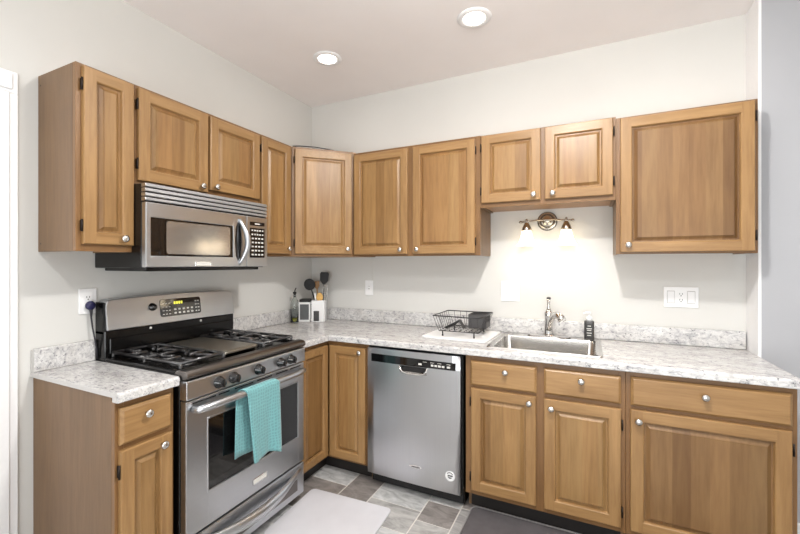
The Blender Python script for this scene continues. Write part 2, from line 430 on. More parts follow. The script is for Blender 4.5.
def wall_cabinet(label, loc, rz, W_, Hh, D, doors, mid=None, group='maple wall cabinets', screws=False):
    root = thing('wall_cabinet', label, 'cabinet', loc, rz, group)
    mb = MB(); b = 0.018; yb = -0.002; yf = -D + 0.0205
    mb.m(0).box(0, b, yf, yb, 0, Hh, 0.001, 1); mb.box(W_ - b, W_, yf, yb, 0, Hh, 0.001, 1)
    mb.m(1).box(b, W_ - b, yf, yb, 0.008, 0.024); mb.box(b, W_ - b, yf, yb, Hh - .02, Hh - .001)
    mb.box(b, W_ - b, yb - .006, yb, 0.024, Hh - .02)
    mb.build('carcass', [M['side'], M['under']], root)
    st = [(0, 0.034), (W_ - 0.034, W_)] + ([mid] if mid else [])
    frame_part(root, W_, 0, Hh, D, st, [(0, 0.04), (Hh - 0.04, Hh)])
    if screws:
        for z in (.035, Hh - .045): MB().box(-.0006, .0004, -.026, -.020, z - .003, z + .003).build('screw_head', M['slot'], root)
    for dd in doors: add_door(root, *dd[:4], -D, dd[4], dd[5], *(dd[6:] or ()))
    return root

UB = 1.432; UH = 0.765; UD = 0.3
L90 = PI / 2
# left wall (local x runs along +y)
y0 = -1.905
wall_cabinet('tall narrow maple wall cabinet left of the microwave, its brown side showing', (0, y0, UB), L90, 0.229, UH, UD,
             [(0.02, 0.219, 0.03, 0.754, (0.170, 0.058), -1, 0.046)], screws=True)
y0 = -1.675
wall_cabinet('short two-door maple wall cabinet directly above the microwave', (0, y0, 1.745), L90, 0.758, UB + UH - 1.745, UD,
             [(0.010, 0.376, 0.017, 0.439, (0.332, 0.045), -1), (0.391, 0.749, 0.035, 0.435, (0.42, 0.055), 0)], (0.366, 0.398))
y0 = -0.916
wall_cabinet('narrow maple wall cabinet between the microwave and the angled corner cabinet', (0, y0, UB), L90, 0.302, UH, UD,
             [(0.008, 0.277, 0.014, 0.749, (0.243, 0.052), -1)])
# angled corner wall cabinet
U2 = 0.6125
root = thing('corner_wall_cabinet', 'angled maple wall cabinet with one door filling the corner of the room', 'cabinet', (0.0, 0.0, UB))
pent = [(0.002, -0.002), (U2, -0.002), (U2, -UD + .015), (UD - .015, -U2), (0.002, -U2)]
mb = MB(); mb.prism(pent, 0, UH, 'xy', 0.001, 1); mb.build('carcass', [M['under']], root)
dv = math.sqrt(2) * (U2 - UD)
fr = bpy.data.objects.new('tmp', None)
A = Vector((UD, -U2, 0)); R = Matrix.Translation(A) @ Matrix.Rotation(PI / 4, 4, 'Z')
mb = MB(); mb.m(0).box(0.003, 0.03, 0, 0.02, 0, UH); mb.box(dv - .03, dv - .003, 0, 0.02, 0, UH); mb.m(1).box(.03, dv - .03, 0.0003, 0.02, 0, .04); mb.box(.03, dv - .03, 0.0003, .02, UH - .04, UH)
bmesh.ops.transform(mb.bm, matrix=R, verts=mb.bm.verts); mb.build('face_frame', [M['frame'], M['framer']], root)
bpy.data.objects.remove(fr)
def rotated(mb): bmesh.ops.transform(mb.bm, matrix=R, verts=mb.bm.verts); return mb
dr = add_door(root, 0.022, dv - 0.018, 0.018, 0.747, 0.0, (dv - 0.05, 0.055), -1)
for o in [dr] + list(dr.children): o.data.transform(R)
# back wall
x0 = 0.6135
wall_cabinet('two-door maple wall cabinet over the dish rack, taller than the cabinet right of it', (x0, 0, UB), 0, 0.932, UH - .012, UD,
             [(0.012, 0.438, 0.014, 0.735, (0.390, 0.045), 0), (0.476, 0.902, 0.014, 0.735, (0.513, 0.045), 1)], (0.43, 0.484))
x0 = 1.5465
wall_cabinet('short two-door maple wall cabinet above the wall sconce and sink', (x0, 0, 1.730), 0, 0.743, 0.452, UD,
             [(0.010, 0.358, 0.026, 0.446, (0.319, 0.057), -1), (0.381, 0.729, 0.026, 0.446, (0.424, 0.057), 1)], (0.35, 0.389))
x0 = 2.2905
wall_cabinet('wide single-door maple wall cabinet at the right end of the row', (x0, 0, UB), 0, 0.594, 0.741, UD,
             [(0.020, 0.580, 0.010, 0.731, (0.056, 0.050), 1)])

# base cabinets
ZC = 0.914; D = 0.599
def base_carcass(root, W_, yback=-0.002, top=0.893, left_side=True, right_side=True):
    mb = MB(); yf = -D + 0.0205; b = 0.016
    sd = [(yback, 0), (-.53, 0), (-.53, .1), (yf, .1), (yf, top), (yback, top)]
    mb.m(0).prism(sd, 0, b, 'yz'); mb.prism(sd, W_ - b, W_, 'yz')
    mb.m(1).box(b, W_ - b, yf, yback, 0.1, 0.116); mb.box(b, W_ - b, yback - .006, yback, 0.116, top)
    mb.build('carcass', [M['side'], M['under']], root)
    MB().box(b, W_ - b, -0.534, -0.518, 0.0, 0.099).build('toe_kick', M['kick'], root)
G2 = 'maple base cabinets'
# small one left of the range
root = thing('base_cabinet', 'narrow maple base cabinet left of the range with one drawer over one door', 'cabinet', (0, -1.922, 0), L90, G2)
W_ = 0.228
mb = MB(); b = 0.016
mb.m(0).box(0, b, -D + .0205, -.002, 0, .893, .001, 1); mb.box(W_ - b, W_, -D + .0205, -.002, 0, .893, .001, 1)
mb.m(1).box(b, W_ - b, -D + .0205, -.002, .1, .116); mb.box(b, W_ - b, -.008, -.002, .116, .893)
mb.build('carcass', [M['side'], M['under']], root)
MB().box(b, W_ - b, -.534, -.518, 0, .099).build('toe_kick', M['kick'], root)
frame_part(root, W_, 0.1, 0.8755, D, [(0, 0.032), (W_ - .03, W_)], [(.1, .14), (.69, .725), (.84, .8755)])
add_drawer(root, 0.012, 0.212, 0.712, 0.848, -D, (0.104, 0.78 + .025))
add_door(root, 0.012, 0.212, 0.125, 0.692, -D, (0.166, 0.658), -1, 0.046)
# corner base cabinet (L-shaped, two doors meeting in the inner corner)
root = thing('corner_base_cabinet', 'L shaped maple corner base cabinet with two doors meeting between range and dishwasher', 'cabinet', (0, 0, 0), 0, G2)
mb = MB(); XC = 0.913; f = D - 0.0205
mb.m(0).prism([(0.002, 0), (.53, 0), (.53, .1), (f, .1), (f, .893), (.002, .893)], -XC, -XC + .016, 'xz'); mb.prism([(-.002, 0), (-.53, 0), (-.53, .1), (-f, .1), (-f, .893), (-.002, .893)], XC - .016, XC, 'yz')
mb.m(1).prism([(0.002, -0.002), (XC - .016, -0.002), (XC - .016, -f), (f, -f), (f, -XC + .016), (0.002, -XC + .016)], 0.1, 0.116)
mb.box(.002, .008, -XC + .016, -.002, .116, .893); mb.box(.008, XC - .016, -.008, -.002, .116, .893)
mb.build('carcass', [M['side'], M['under']], root)
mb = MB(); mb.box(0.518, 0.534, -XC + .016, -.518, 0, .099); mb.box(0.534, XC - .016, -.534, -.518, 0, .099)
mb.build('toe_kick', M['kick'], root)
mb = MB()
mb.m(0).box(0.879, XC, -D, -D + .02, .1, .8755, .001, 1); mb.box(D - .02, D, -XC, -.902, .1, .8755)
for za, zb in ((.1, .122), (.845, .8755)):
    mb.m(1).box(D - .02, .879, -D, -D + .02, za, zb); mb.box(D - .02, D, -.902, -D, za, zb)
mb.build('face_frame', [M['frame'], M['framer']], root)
add_door(root, 0.622, 0.892, 0.118, 0.846, -D, (0.86, 0.818), 0, 0.046)
o = add_door(root, 0.0, 0.281, 0.118, 0.846, 0.0, None, 0, 0.046)
o.data.transform(Matrix.Translation((D, -0.904, 0)) @ Matrix.Rotation(L90, 4, 'Z'))
# under the sink
X0 = 1.537
root = thing('base_cabinet', 'maple base cabinet under the sink with two drawer fronts and two doors', 'cabinet', (X0, 0, 0), 0, G2)
W_ = 0.7755; base_carcass(root, W_)
frame_part(root, W_, 0.1, 0.8755, D, [(0, .045), (W_ - .03, W_), (.365, .425)], [(.1, .14), (.685, .722), (.84, .8755)])
add_drawer(root, .030, .377, .709, .846, -D, (.222, .803)); add_drawer(root, .413, .757, .714, .846, -D, (.586, .803))
add_door(root, .034, .375, .128, .693, -D, (.342, .658), -1); add_door(root, .413, .757, .128, .691, -D, (.449, .648), 1)
X0 = 2.3135
root = thing('base_cabinet', 'wide maple base cabinet at the right end with one long drawer and one door', 'cabinet', (X0, 0, 0), 0, G2)
W_ = 0.6065; base_carcass(root, W_)
frame_part(root, W_, 0.1, 0.8755, D, [(0, .035), (W_ - .03, W_)], [(.1, .14), (.69, .728), (.845, .8755)])
add_drawer(root, .020, .588, .716, .850, -D, (.298, .798)); add_door(root, .018, .586, .128, .698, -D, (.050, .650), 1)

# ------------------------------------------------------------------ worktops
def slab(mb, xs, ys, keep, z0, z1, front, r=0.012):
    """grid slab; edges for which front(mid) is true are rounded"""
    t = bmesh.new(); V = {}
    def v(x, y, z):
        k = (round(x, 5), round(y, 5), round(z, 5))
        if k not in V: V[k] = t.verts.new((x, y, z))
        return V[k]
    cells = {(i, j) for i in range(len(xs) - 1) for j in range(len(ys) - 1) if keep((xs[i] + xs[i + 1]) / 2, (ys[j] + ys[j + 1]) / 2)}
    for i, j in cells:
        a, b, c, d_ = xs[i], xs[i + 1], ys[j], ys[j + 1]
        t.faces.new([v(a, c, z1), v(b, c, z1), v(b, d_, z1), v(a, d_, z1)]); t.faces.new([v(a, d_, z0), v(b, d_, z0), v(b, c, z0), v(a, c, z0)])
        for n, e in (((i - 1, j), ((a, d_), (a, c))), ((i + 1, j), ((b, c), (b, d_))), ((i, j - 1), ((a, c), (b, c))), ((i, j + 1), ((b, d_), (a, d_)))):
            if n not in cells:
                (p, q), (p2, q2) = e
                t.faces.new([v(p, q, z0), v(p2, q2, z0), v(p2, q2, z1), v(p, q, z1)])
    bmesh.ops.recalc_face_normals(t, faces=t.faces)
    E_ = [e for e in t.edges if abs(e.verts[0].co.z - z1) < 1e-6 and abs(e.verts[1].co.z - z1) < 1e-6 and
          any(abs(f_.normal.z) < .5 for f_ in e.link_faces) and front((e.verts[0].co + e.verts[1].co) / 2)]
    if E_: bmesh.ops.bevel(t, geom=E_, offset=r, segments=4, profile=0.5, affect='EDGES')
    mb.merge(t)
SX0, SX1, SY0, SY1 = 1.655, 2.205, -0.545, -0.062      # sink cut-out
root = thing('worktop', 'white speckled L shaped worktop running under the sink into the corner', 'worktop', (0, 0, 0), 0)
F = 0.635; YE = -0.914
def keepL(x, y):
    if SX0 < x < SX1 and SY0 < y < SY1: return False
    return y > -F or x < F
mb = MB()
slab(mb, [0.001, F, SX0, SX1, XR - .001], [YE, -F, SY0, SY1, -0.001], keepL, ZC - .02, ZC,
     lambda c: (abs(c.y + F) < .001 and c.x > F - .01) or (abs(c.x - F) < .001 and c.y < -F + .01))
mb.prism([(F, -F), (XR - .001, -F), (XR - .001, -F + .033), (F - .033, -F + .033), (F - .033, YE), (F, YE)], ZC - .038, ZC - .0195, 'xy', 0.004, 2)
mb.build('top', M['granite'], root)
mb = MB(); mb.box(.022, XR - .003, -.022, -.001, ZC + .0005, ZC + .1, 0.007, 3); mb.box(.001, .022, YE, -.001, ZC + .0005, ZC + .1, 0.007, 3)
mb.build('backsplash', M['granite'], root)
root = thing('worktop', 'short white speckled worktop piece left of the range', 'worktop', (0, 0, 0), 0)
YA, YB = -1.930, -1.690
mb = MB()
slab(mb, [0.001, F], [YA, YB], lambda x, y: True, ZC - .02, ZC, lambda c: abs(c.x - F) < .001)
mb.box(F - .033, F, YA, YB, ZC - .038, ZC - .0195, 0.004, 2)
mb.build('top', M['granite'], root)
MB().box(.001, .022, YA + .002, YB, ZC + .0005, ZC + .1, 0.004, 2).build('backsplash', M['granite'], root)
mb = MB(); mb.box(.0, F - .008, YA - .0015, YA, ZC - .02, ZC - .002); mb.box(F - .033, F - .005, YA - .0015, YA, ZC - .036, ZC - .02); mb.box(0.001, 0.022, YA + .0003, YA + .0018, ZC, ZC + .097)
e = mb.build('end_strip', M['edge'], root); e['label'] = 'pale grey edge strip on the cut end'

# ------------------------------------------------------------------ sink, faucet, soap
root = thing('sink', 'stainless steel sink with one rectangular basin set into the worktop', 'sink', (1.93, -0.3, ZC))
mb = MB(); cx, cy = 1.93, -0.3
def rr(x0, x1, y0, y1, r, z): return [(px - cx, py - cy, z) for px, py in rrect(x0, x1, y0, y1, r, 5)]
loops = [rr(1.638, 2.222, -.558, -.045, .02, .0005), rr(1.640, 2.220, -.556, -.047, .02, .004), rr(1.668, 2.192, -.540, -.135, .03, .004), rr(1.671, 2.189, -.537, -.138, .03, -.002),
         rr(1.683, 2.177, -.525, -.150, .03, -.165), rr(1.70, 2.16, -.508, -.167, .035, -.182)]
for Aa, Bb in zip(loops, loops[1:]):
    for i in range(len(Aa)):
        j = (i + 1) % len(Aa); mb.quad(Aa[i], Aa[j], Bb[j], Bb[i])
mb.quad(*loops[-1]); bmesh.ops.remove_doubles(mb.bm, verts=mb.bm.verts, dist=.0001)
for f_ in mb.bm.faces: f_.smooth = len(f_.verts) == 4 and f_.calc_area() < .002
mb.build('basin', M['sinksteel'], root)
MB().lathe([(.042, -.1805), (.042, -.178), (.03, -.1785), (.0, -.1795)], (0, -.03, 0), 'z', 20).build('drain', M['chrome'], root)
root = thing('faucet', 'chrome single lever faucet standing behind the sink basin', 'faucet', (1.93, -0.09, ZC + .0045))
mb = MB(); mb.prism(rrect(-.128, .128, -.027, .027, .0265, 8), 0, .010, 'xy', .003, 2); mb.build('base_plate', M['chrome'], root)
MB().lathe([(.034, .010), (.031, .025), (.027, .045), (.024, .09), (.025, .13), (.027, .150), (.021, .166), (.0, .172)], (0, 0, 0), 'z', 20).build('body', M['chrome'], root)
MB().tube([(0, -.010, .04), (.010, -.040, .09), (.026, -.070, .130), (.044, -.095, .150), (.062, -.120, .152), (.080, -.142, .142), (.088, -.152, .126)], [.016, .017, .018, .020, .022, .023, .022], 14).build('spout', M['chrome'], root)
mb = MB(); mb.tube([(0, 0, .165), (-.001, .004, .19), (-.001, .010, .215), (-.001, .016, .236)], [.016, .009, .010, .012], 12)
h = mb.build('lever', M['chrome'], root)
MB().lathe([(.0, 0), (.011, .001), (.014, .008), (.011, .015), (0, .018)], (-.001, .017, .233), 'z', 12).build('lever_tip', M['slot'], h)
root = thing('soap_dispenser', 'dark pump bottle of soap with white top at the right sink corner', 'soap bottle', (2.160, -0.105, ZC + .0045))
MB().prism(rrect(-.027, .027, -.02, .02, .012, 4), 0, .118, 'xy', .006, 2).build('bottle', M['soap'], root)
mb = MB(); mb.m(0).box(-.020, .020, -.0215, -.0203, .02, .1)
for z, w in ((.086, .009), (.070, .014), (.060, .011), (.044, .013), (.030, .010)): mb.m(1).box(-w, w, -.0219, -.0215, z, z + .0045)
mb.build('bottle_label', [M['slabel'], M['key']], root)
mb = MB(); mb.lathe([(.017, .118), (.017, .138), (.012, .142), (.006, .143), (.006, .158), (.011, .159), (.011, .170), (.0, .172)], (0, 0, 0), 'z', 16)
mb.tube([(0, 0, .165), (-.018, -.012, .166), (-.032, -.02, .160)], [.008, .007, .005], 8); mb.build('pump', M['white'], root)

# ------------------------------------------------------------------ range
RW = 0.764
R0 = thing('gas_range', 'stainless steel gas range with black grates between the two base cabinets', 'range', (0, -1.684, 0), L90)
mb = MB(); mb.box(.002, RW - .002, -.622, -.026, .05, .9, .004, 1)
mb.build('body', M['black'], R0)
for a in (.06, RW - .06):
    for b in (-.57, -.08): MB().lathe([(.022, 0), (.022, .01), (.014, .015), (.014, .051)], (a, b, 0), 'z', 12).build('foot', M['matte'], R0)
mb = MB()   # cooktop tray with a rolled dark front lip
mb.m(1).box(.0, RW, -.60, -.085, .8995, .918, .004, 2)
mb.m(1).box(.0, .02, -.60, -.085, .915, .931, .006, 2); mb.box(RW - .02, RW, -.60, -.085, .915, .931, .006, 2)
prof = [(-.59, .897), (-.655, .897), (-.668, .903), (-.672, .914), (-.667, .926), (-.655, .934), (-.62, .936), (-.60, .931), (-.59, .918)]
mb.m(0).prism(prof, .0, RW, 'yz', .002, 1)
ct = mb.build('cooktop', [M['steeld'], M['black']], R0)
for bx, by, r in ((.13, -.47, .045), (.13, -.22, .038), (.63, -.47, .045), (.63, -.22, .034)):
    MB().lathe([(r + .012, .918), (r + .012, .924), (r, .928), (r, .936), (r - .006, .94), (0, .941)], (bx, by, 0), 'z', 20).build('burner', M['iron'], ct)
def grate(xa, xb):
    mb = MB(); ya, yb = -.588, -.10; z = .953; r = .0085; bars = []
    def bar(pts): mb.tube(pts, r, 6)
    mb.tube([(xa, ya, z), (xb, ya, z), (xb, yb, z), (xa, yb, z)], r, 6, closed=True)
    ym = (ya + yb) / 2; bar([(xa, ym, z), (xb, ym, z)])
    for y1_, y2_ in ((ya, ym), (ym, yb)):
        cy_ = (y1_ + y2_) / 2; cx_ = (xa + xb) / 2
        for sx in (-1, 1):
            ex = xa if sx < 0 else xb
            bar([(ex, cy_, z), (cx_ + sx * .028, cy_, z), (cx_ + sx * .026, cy_, z - .008)])
            for sy in (-1, 1):
                ey = y1_ if sy < 0 else y2_
                bar([(cx_ + sx * .055, ey, z), (cx_ + sx * .05, cy_ + sy * .06, z), (cx_ + sx * .03, cy_ + sy * .035, z)])
    for x_ in (xa, xb):
        for y_ in (ya, ym, yb): bar([(x_, y_, z), (x_, y_, .919)])
    return mb.build('grate', M['iron'], R0)
grate(.030, .252); grate(.512, .734)
mb = MB(); mb.prism(rrect(.262, .502, -.575, -.115, .03, 5), .938, .952, 'xy', .004, 2); mb.prism(rrect(.277, .487, -.555, -.135, .03, 5), .9515, .9545, 'xy', .001, 1)
mb.box(.27, .285, -.56, -.13, .919, .938); mb.box(.478, .493, -.56, -.13, .919, .938)
g = mb.build('griddle', M['griddle'], R0); g['label'] = 'flat grey centre griddle plate'
# front control panel
mb = MB(); mb.prism([(-.622, .811), (-.663, .811), (-.667, .816), (-.667, .888), (-.662, .893), (-.622, .893)], .002, RW - .002, 'yz', .002, 1)
cp = mb.build('control_panel', M['steel'], R0)
for kx in (.160, .241, .398, .556, .636):
    k_ = MB().lathe([(.027, 0), (.027, .004), (.0215, .006), (.019, .030), (.016, .033), (0, .033)], (kx, -.667, .850), '-y', 20)
    k_.box(kx - .0045, kx + .0045, -.706, -.698, .832, .868, .002, 1)
    ko = k_.build('control_knob', M['bglass'], cp)
# oven door
mb = MB()
wx0, wx1, wz0, wz1 = .112, .706, .388, .702
z0_, z1_ = .236, .806
mb.box(.004, wx0, -.66, -.624, z0_, z1_, .004, 2); mb.box(wx1, RW - .004, -.66, -.624, z0_, z1_, .004, 2)
mb.box(wx0 - .004, wx1 + .004, -.66, -.624, z0_, wz0, .003, 2); mb.box(wx0 - .004, wx1 + .004, -.66, -.624, wz1, z1_, .003, 2)
mb.m(1)
for a, b in ((.03, .15), (.165, .225), (.255, .37), (.395, .50), (.53, .62), (.64, .73)): mb.box(a, b, -.6605, -.655, .789, .7955)
od = mb.build('oven_door', [M['steel'], M['matte']], R0)
mb = MB(); mb.m(0).box(wx0, wx1, -.656, -.63, wz0, wz1); mb.m(0)
mb.build('oven_window', M['bglass'], od)
mb = MB()
for a, b, c, d_ in ((wx0 - .008, wx0, wz0 - .008, wz1 + .008), (wx1, wx1 + .008, wz0 - .008, wz1 + .008)): mb.box(a, b, -.663, -.656, c, d_, .002, 1)
mb.box(wx0, wx1, -.663, -.656, wz0 - .008, wz0, .002, 1); mb.box(wx0, wx1, -.663, -.656, wz1, wz1 + .008, .002, 1)
mb.build('window_trim', M['steel'], od)
hp = [(.035, -.662, .766), (.045, -.690, .769)] + [(.03 + .704 * t, -.698 - .022 * math.sin(PI * t), .770 + .008 * math.sin(PI * t)) for t in [i / 14 for i in range(1, 14)]] + [(.719, -.690, .769), (.729, -.662, .766)]
MB().tube(hp, [.013, .016] + [.0165] * 13 + [.016, .013], 14).build('door_handle', M['steel'], od)
mb = MB(); mb.m(0).box(.366, .462, -.6635, -.66, .280, .310, .002, 1); mb.m(1).box(.372, .456, -.6642, -.6634, .285, .305)
mb.build('badge', [M['chrome'], M['key']], od)
# warming drawer
mb = MB(); mb.box(.004, RW - .004, -.660, -.624, .048, .226, .005, 2)
mb.m(1).box(.055, .706, -.6605, -.65, .080, .150, .003, 1)
dw_ = mb.build('drawer', [M['steel'], M['steeld']], R0)
hp = [(.03 + .704 * t, -.655 - .052 * math.sin(PI * t), .190 - .035 * math.sin(PI * t)) for t in [i / 18 for i in range(19)]]
MB().tube(hp, [.008 + .012 * math.sin(PI * i / 18) for i in range(19)], 12, flat=1.5).build('drawer_handle', M['steel'], dw_)
# backguard
mb = MB()
mb.m(0).box(.0, RW, -.085, -.004, .905, 1.058, .004, 1)
mb.box(.0, .0065, -.074, -.004, 1.04, 1.195, .003, 2); mb.box(RW - .0065, RW, -.074, -.004, 1.04, 1.175, .003, 2)
mb.m(0).box(.02, RW - .02, -.092, -.08, .945, 1.02, .003, 1)
bgd = mb.build('backguard', [M['black']], R0)
mb = MB()
P_ = []
n_ = 16
top = lambda t: 1.205 + .010 * math.sin(PI * t)
xa, xb = .007, RW - .001
poly = [(xa, 1.058), (xb, 1.058), (xb, 1.165)] + [(xb - .022 + .022 * math.cos(a), 1.165 + (top(.97) - 1.165) * math.sin(a)) for a in (.3, .6, .9, 1.2)] + \
       [(xb - (xb - xa) * t, top(1 - t)) for t in [.04 + .92 * i / n_ for i in range(n_ + 1)]] + \
       [(xa + .022 - .022 * math.cos(a), 1.165 + (top(.03) - 1.165) * math.sin(a)) for a in (1.2, .9, .6, .3)] + [(xa, 1.165)]
mb.prism(poly, -.094, -.006, 'xz', .004, 2)
for v_ in mb.bm.verts:   # the panel leans back a little
    if v_.co.y < -.05: v_.co.y += .022 * (v_.co.z - 1.058) / .15
fp = mb.build('control_fascia', M['steel'], bgd)
def lean(z): return -.094 + .022 * (z - 1.058) / .15
def on_fascia(mb):
    for v_ in mb.bm.verts: v_.co.y += .022 * (v_.co.z - 1.058) / .15 - .094
    return mb
mb = MB(); mb.prism(rrect(.272, .520, 1.092, 1.186, .012, 4), -.0035, .001, 'xz', .001, 1)
dp_ = on_fascia(mb).build('display', M['bglass'], fp)
mb = MB(); mb.m(0)
for k in range(4): mb.box(.352 + k * .014, .361 + k * .014, -.0045, -.0034, 1.156, 1.171)
on_fascia(mb).build('lit_digits', M['digit'], dp_)
mb = MB()
for i in range(5):
    for j in range(2): mb.box(.350 + i * .026, .363 + i * .026, -.0045, -.0034, 1.103 + j * .02, 1.112 + j * .02, .001, 1)
for i in range(3):
    for j in range(4): mb.box(.284 + i * .018, .294 + i * .018, -.0045, -.0034, 1.104 + j * .019, 1.108 + j * .019)
for i in range(2):
    for j in range(4): mb.box(.482 + i * .016, .492 + i * .016, -.0045, -.0034, 1.104 + j * .019, 1.110 + j * .019)
on_fascia(mb).build('key_print', M['key'], dp_)
mb = MB().lathe([(.021, 0), (.021, .003), (.017, .005), (.015, .020), (0, .021)], (.232, 0, 1.152), '-y', 20)
on_fascia(mb).build('dial', M['bglass'], fp)
for x_ in (.22, .52): MB().lathe([(.007, .0), (.006, .004), (0, .006)], (x_, -.085, 1.043), '-y', 10).build('indicator', M['key'], bgd)

# towel over the oven handle
def towel():
    mb = MB(); nx = 22
    path = []
    for i in range(11): path.append(('b', i / 10))
    for i in range(1, 8): path.append(('a', i / 8))
    for i in range(26): path.append(('f', i / 25))
    hy, hz, hr = -.715, .777, .0205
    rows = []
    for kind, t in path:
        row = []
        for k in range(nx + 1):
            u = k / nx
            if kind == 'b':
                z = .480 + (hz - .480) * t; y = hy + hr + (1 - t) * .004 * math.sin(u * 9)
                x = .232 + u * .19 + (1 - t) * -.008
                if y > -.670: y = -.672 - .003 * math.sin(u * 7)
                y = min(y, -.6685)
                if t > .9: y = hy + hr
            elif kind == 'a':
                a = PI * t; y = hy + hr * math.cos(a); z = hz + hr * math.sin(a); x = .232 + .030 * t + u * (.19 + .023 * t)
            else:
                y = hy - hr - t * .004 - (.010 * math.sin(u * 7.5 + .6) * t + .004 * math.sin(u * 15 + 1) * t) ; z = hz - t * (.352 + .012 * math.cos(u * 5) - .030 * (1 - u))
                s_ = 1 - .13 * t
                x = .262 + .213 * (1 - s_ * (1 - u))
            row.append(mb.bm.verts.new((x, y, z)))
        rows.append(row)
    for A_, B_ in zip(rows, rows[1:]):
        for k in range(nx): f_ = mb.bm.faces.new([A_[k], A_[k + 1], B_[k + 1], B_[k]]); f_.smooth = True
    o = mb.build('dish_towel', M['teal'])
    sm = o.modifiers.new('thickness', 'SOLIDIFY'); sm.thickness = .003; sm.offset = 0
    o.location = (0, -1.684, 0); o.rotation_euler = (0, 0, L90)
    return tag(o, 'teal woven dish towel hanging over the oven door handle', 'towel')
towel()

# ------------------------------------------------------------------ microwave
MW = 0.738; MH = 0.395
R0 = thing('microwave', 'stainless steel microwave with black sides mounted over the range', 'microwave', (0, -1.686, 1.346), L90)
mb = MB(); mb.box(.0, MW, -.37, -.003, .014, MH, .004, 1); mb.box(.03, MW - .03, -.36, -.03, .0, .016, .003, 1); mb.box(.004, MW - .1, -.392, -.30, .004, .018, .003, 1)
mb.build('body', M['black'], R0)
mb = MB()
zz = [.312, .331, .352, .373, .394]
for a, b in zip(zz, zz[1:]): mb.m(0).prism([(-.370, a + .004), (-.397, a + .004), (-.401, a + .007), (-.396, b), (-.370, b)], .0, MW, 'yz', .0008, 1)
mb.m(1).box(.003, MW - .003, -.39, -.37, .310, .392)
mb.build('vent_grille', [M['steel'], M['black']], R0)
DX = .572
mb = MB(); wx0, wx1, wz0, wz1 = .024, .480, .070, .242
mb.box(.0, wx0, -.402, -.371, .018, .309, .004, 2); mb.box(wx1, DX, -.402, -.371, .018, .309, .004, 2)
mb.box(wx0 - .004, wx1 + .004, -.402, -.371, .018, wz0, .003, 2); mb.box(wx0 - .004, wx1 + .004, -.402, -.371, wz1, .309, .003, 2)
md = mb.build('door', M['steel'], R0)
mb = MB(); mb.m(0).box(wx0, wx1, -.398, -.372, wz0, wz1); mb.m(1).prism(rrect(.098, .462, .080, .233, .014, 5), -.3985, -.3975, 'xz')
mb.build('door_window', [M['bglass'], M['screen']], md)
mb = MB(); hp = [(.520 + .032 * math.sin(PI * t), -.402 - .034 * math.sin(PI * t), .030 + .255 * t) for t in [i / 16 for i in range(17)]]
mb.tube(hp, [.007 + .010 * math.sin(PI * i / 16) for i in range(17)], 12).build('handle', M['steel'], md)
mb = MB(); mb.prism([(.512, .045), (.530, .075), (.537, .157), (.530, .240), (.512, .27), (.496, .235), (.490, .157), (.496, .08)], -.4028, -.400, 'xz', .0008, 1)
mb.build('handle_recess', M['bglass'], md)
mb = MB(); mb.m(0).box(.245, .335, -.405, -.402, .022, .046, .002, 1); mb.m(1).box(.250, .330, -.4057, -.4048, .026, .042); mb.build('badge', [M['chrome'], M['key']], md)
mb = MB(); mb.box(DX + .003, MW, -.402, -.371, .018, .309, .004, 2); pn = mb.build('control_panel', M['steel'], R0)
mb = MB(); mb.m(0).prism(rrect(.598, .712, .257, .278, .004, 3), -.404, -.4015, 'xz'); mb.prism(rrect(.598, .712, .070, .243, .004, 3), -.404, -.4015, 'xz')
kp = mb.build('keypad', M['bglass'], pn)
mb = MB()
for r_ in range(7):
    for c_ in range(5 if r_ in (0, 1) else 4):
        n_ = 5 if r_ in (0, 1) else 4
        w = .006 if n_ == 5 else .008; X = .605 + (c_ + .5) * .1 / n_; Zt = .229 - r_ * .0235
        mb.box(X - w, X + w, -.4048, -.4038, Zt - .0045, Zt + .004)
mb.build('key_print', M['key'], kp)
MB().box(.635, .675, -.4048, -.4038, .264, .271).build('display_print', M['key'], kp)

# ------------------------------------------------------------------ dishwasher
R0 = thing('dishwasher', 'stainless steel dishwasher with a black control strip under the worktop', 'dishwasher', (.920, 0, 0))
DWW = .606
mb = MB(); mb.box(.004, DWW - .001, -.575, -.03, .012, .868, .003, 1); mb.box(DWW - .010, DWW + .001, -.612, -.575, .09, .872)
mb.box(.0, .004, -.6, -.575, .09, .87)
mb.build('tub_body', M['black'], R0)
MB().box(.01, DWW - .01, -.545, -.5755 + .0, .012, .078, .003, 1).build('toe_panel', M['matte'], R0)
for a in (.012, DWW - .04): MB().box(a, a + .028, -.54, -.505, 0, .013).build('foot', M['matte'], R0)
mb = MB()
nseg = 12; yb = -.577; pts = []
prof = [(-.577, .084), (-.626, .084), (-.631, .090), (-.633, .2)]
# lightly bowed door face: three bands with the pocket handle left open
def band(xa, xb, za, zb):
    for i in range(nseg):
        a = xa + (xb - xa) * i / nseg; b = xa + (xb - xa) * (i + 1) / nseg
        ya = -.628 - .006 * math.sin(PI * a / DWW); yb_ = -.628 - .006 * math.sin(PI * b / DWW)
        mb.quad((a, ya, za), (b, yb_, za), (b, yb_, zb), (a, ya, zb))
band(0, DWW - .012, .086, .732); band(0, .225, .732, .776); band(.395, DWW - .012, .732, .776); band(0, DWW - .012, .776, .862)
for f_ in mb.bm.faces: f_.smooth = True
yl = lambda x_: -.628 - .006 * math.sin(PI * x_ / DWW)
E1 = DWW - .012
mb.quad((0, -.577, .086), (0, -.577, .862), (0, yl(0), .862), (0, yl(0), .086)); mb.quad((E1, -.577, .086), (E1, -.577, .862), (E1, yl(E1), .862), (E1, yl(E1), .086))
mb.quad((0, -.577, .862), (E1, -.577, .862), (E1, yl(E1), .862), (0, yl(0), .862)); mb.quad((0, -.577, .086), (E1, -.577, .086), (E1, yl(E1), .086), (0, yl(0), .086))
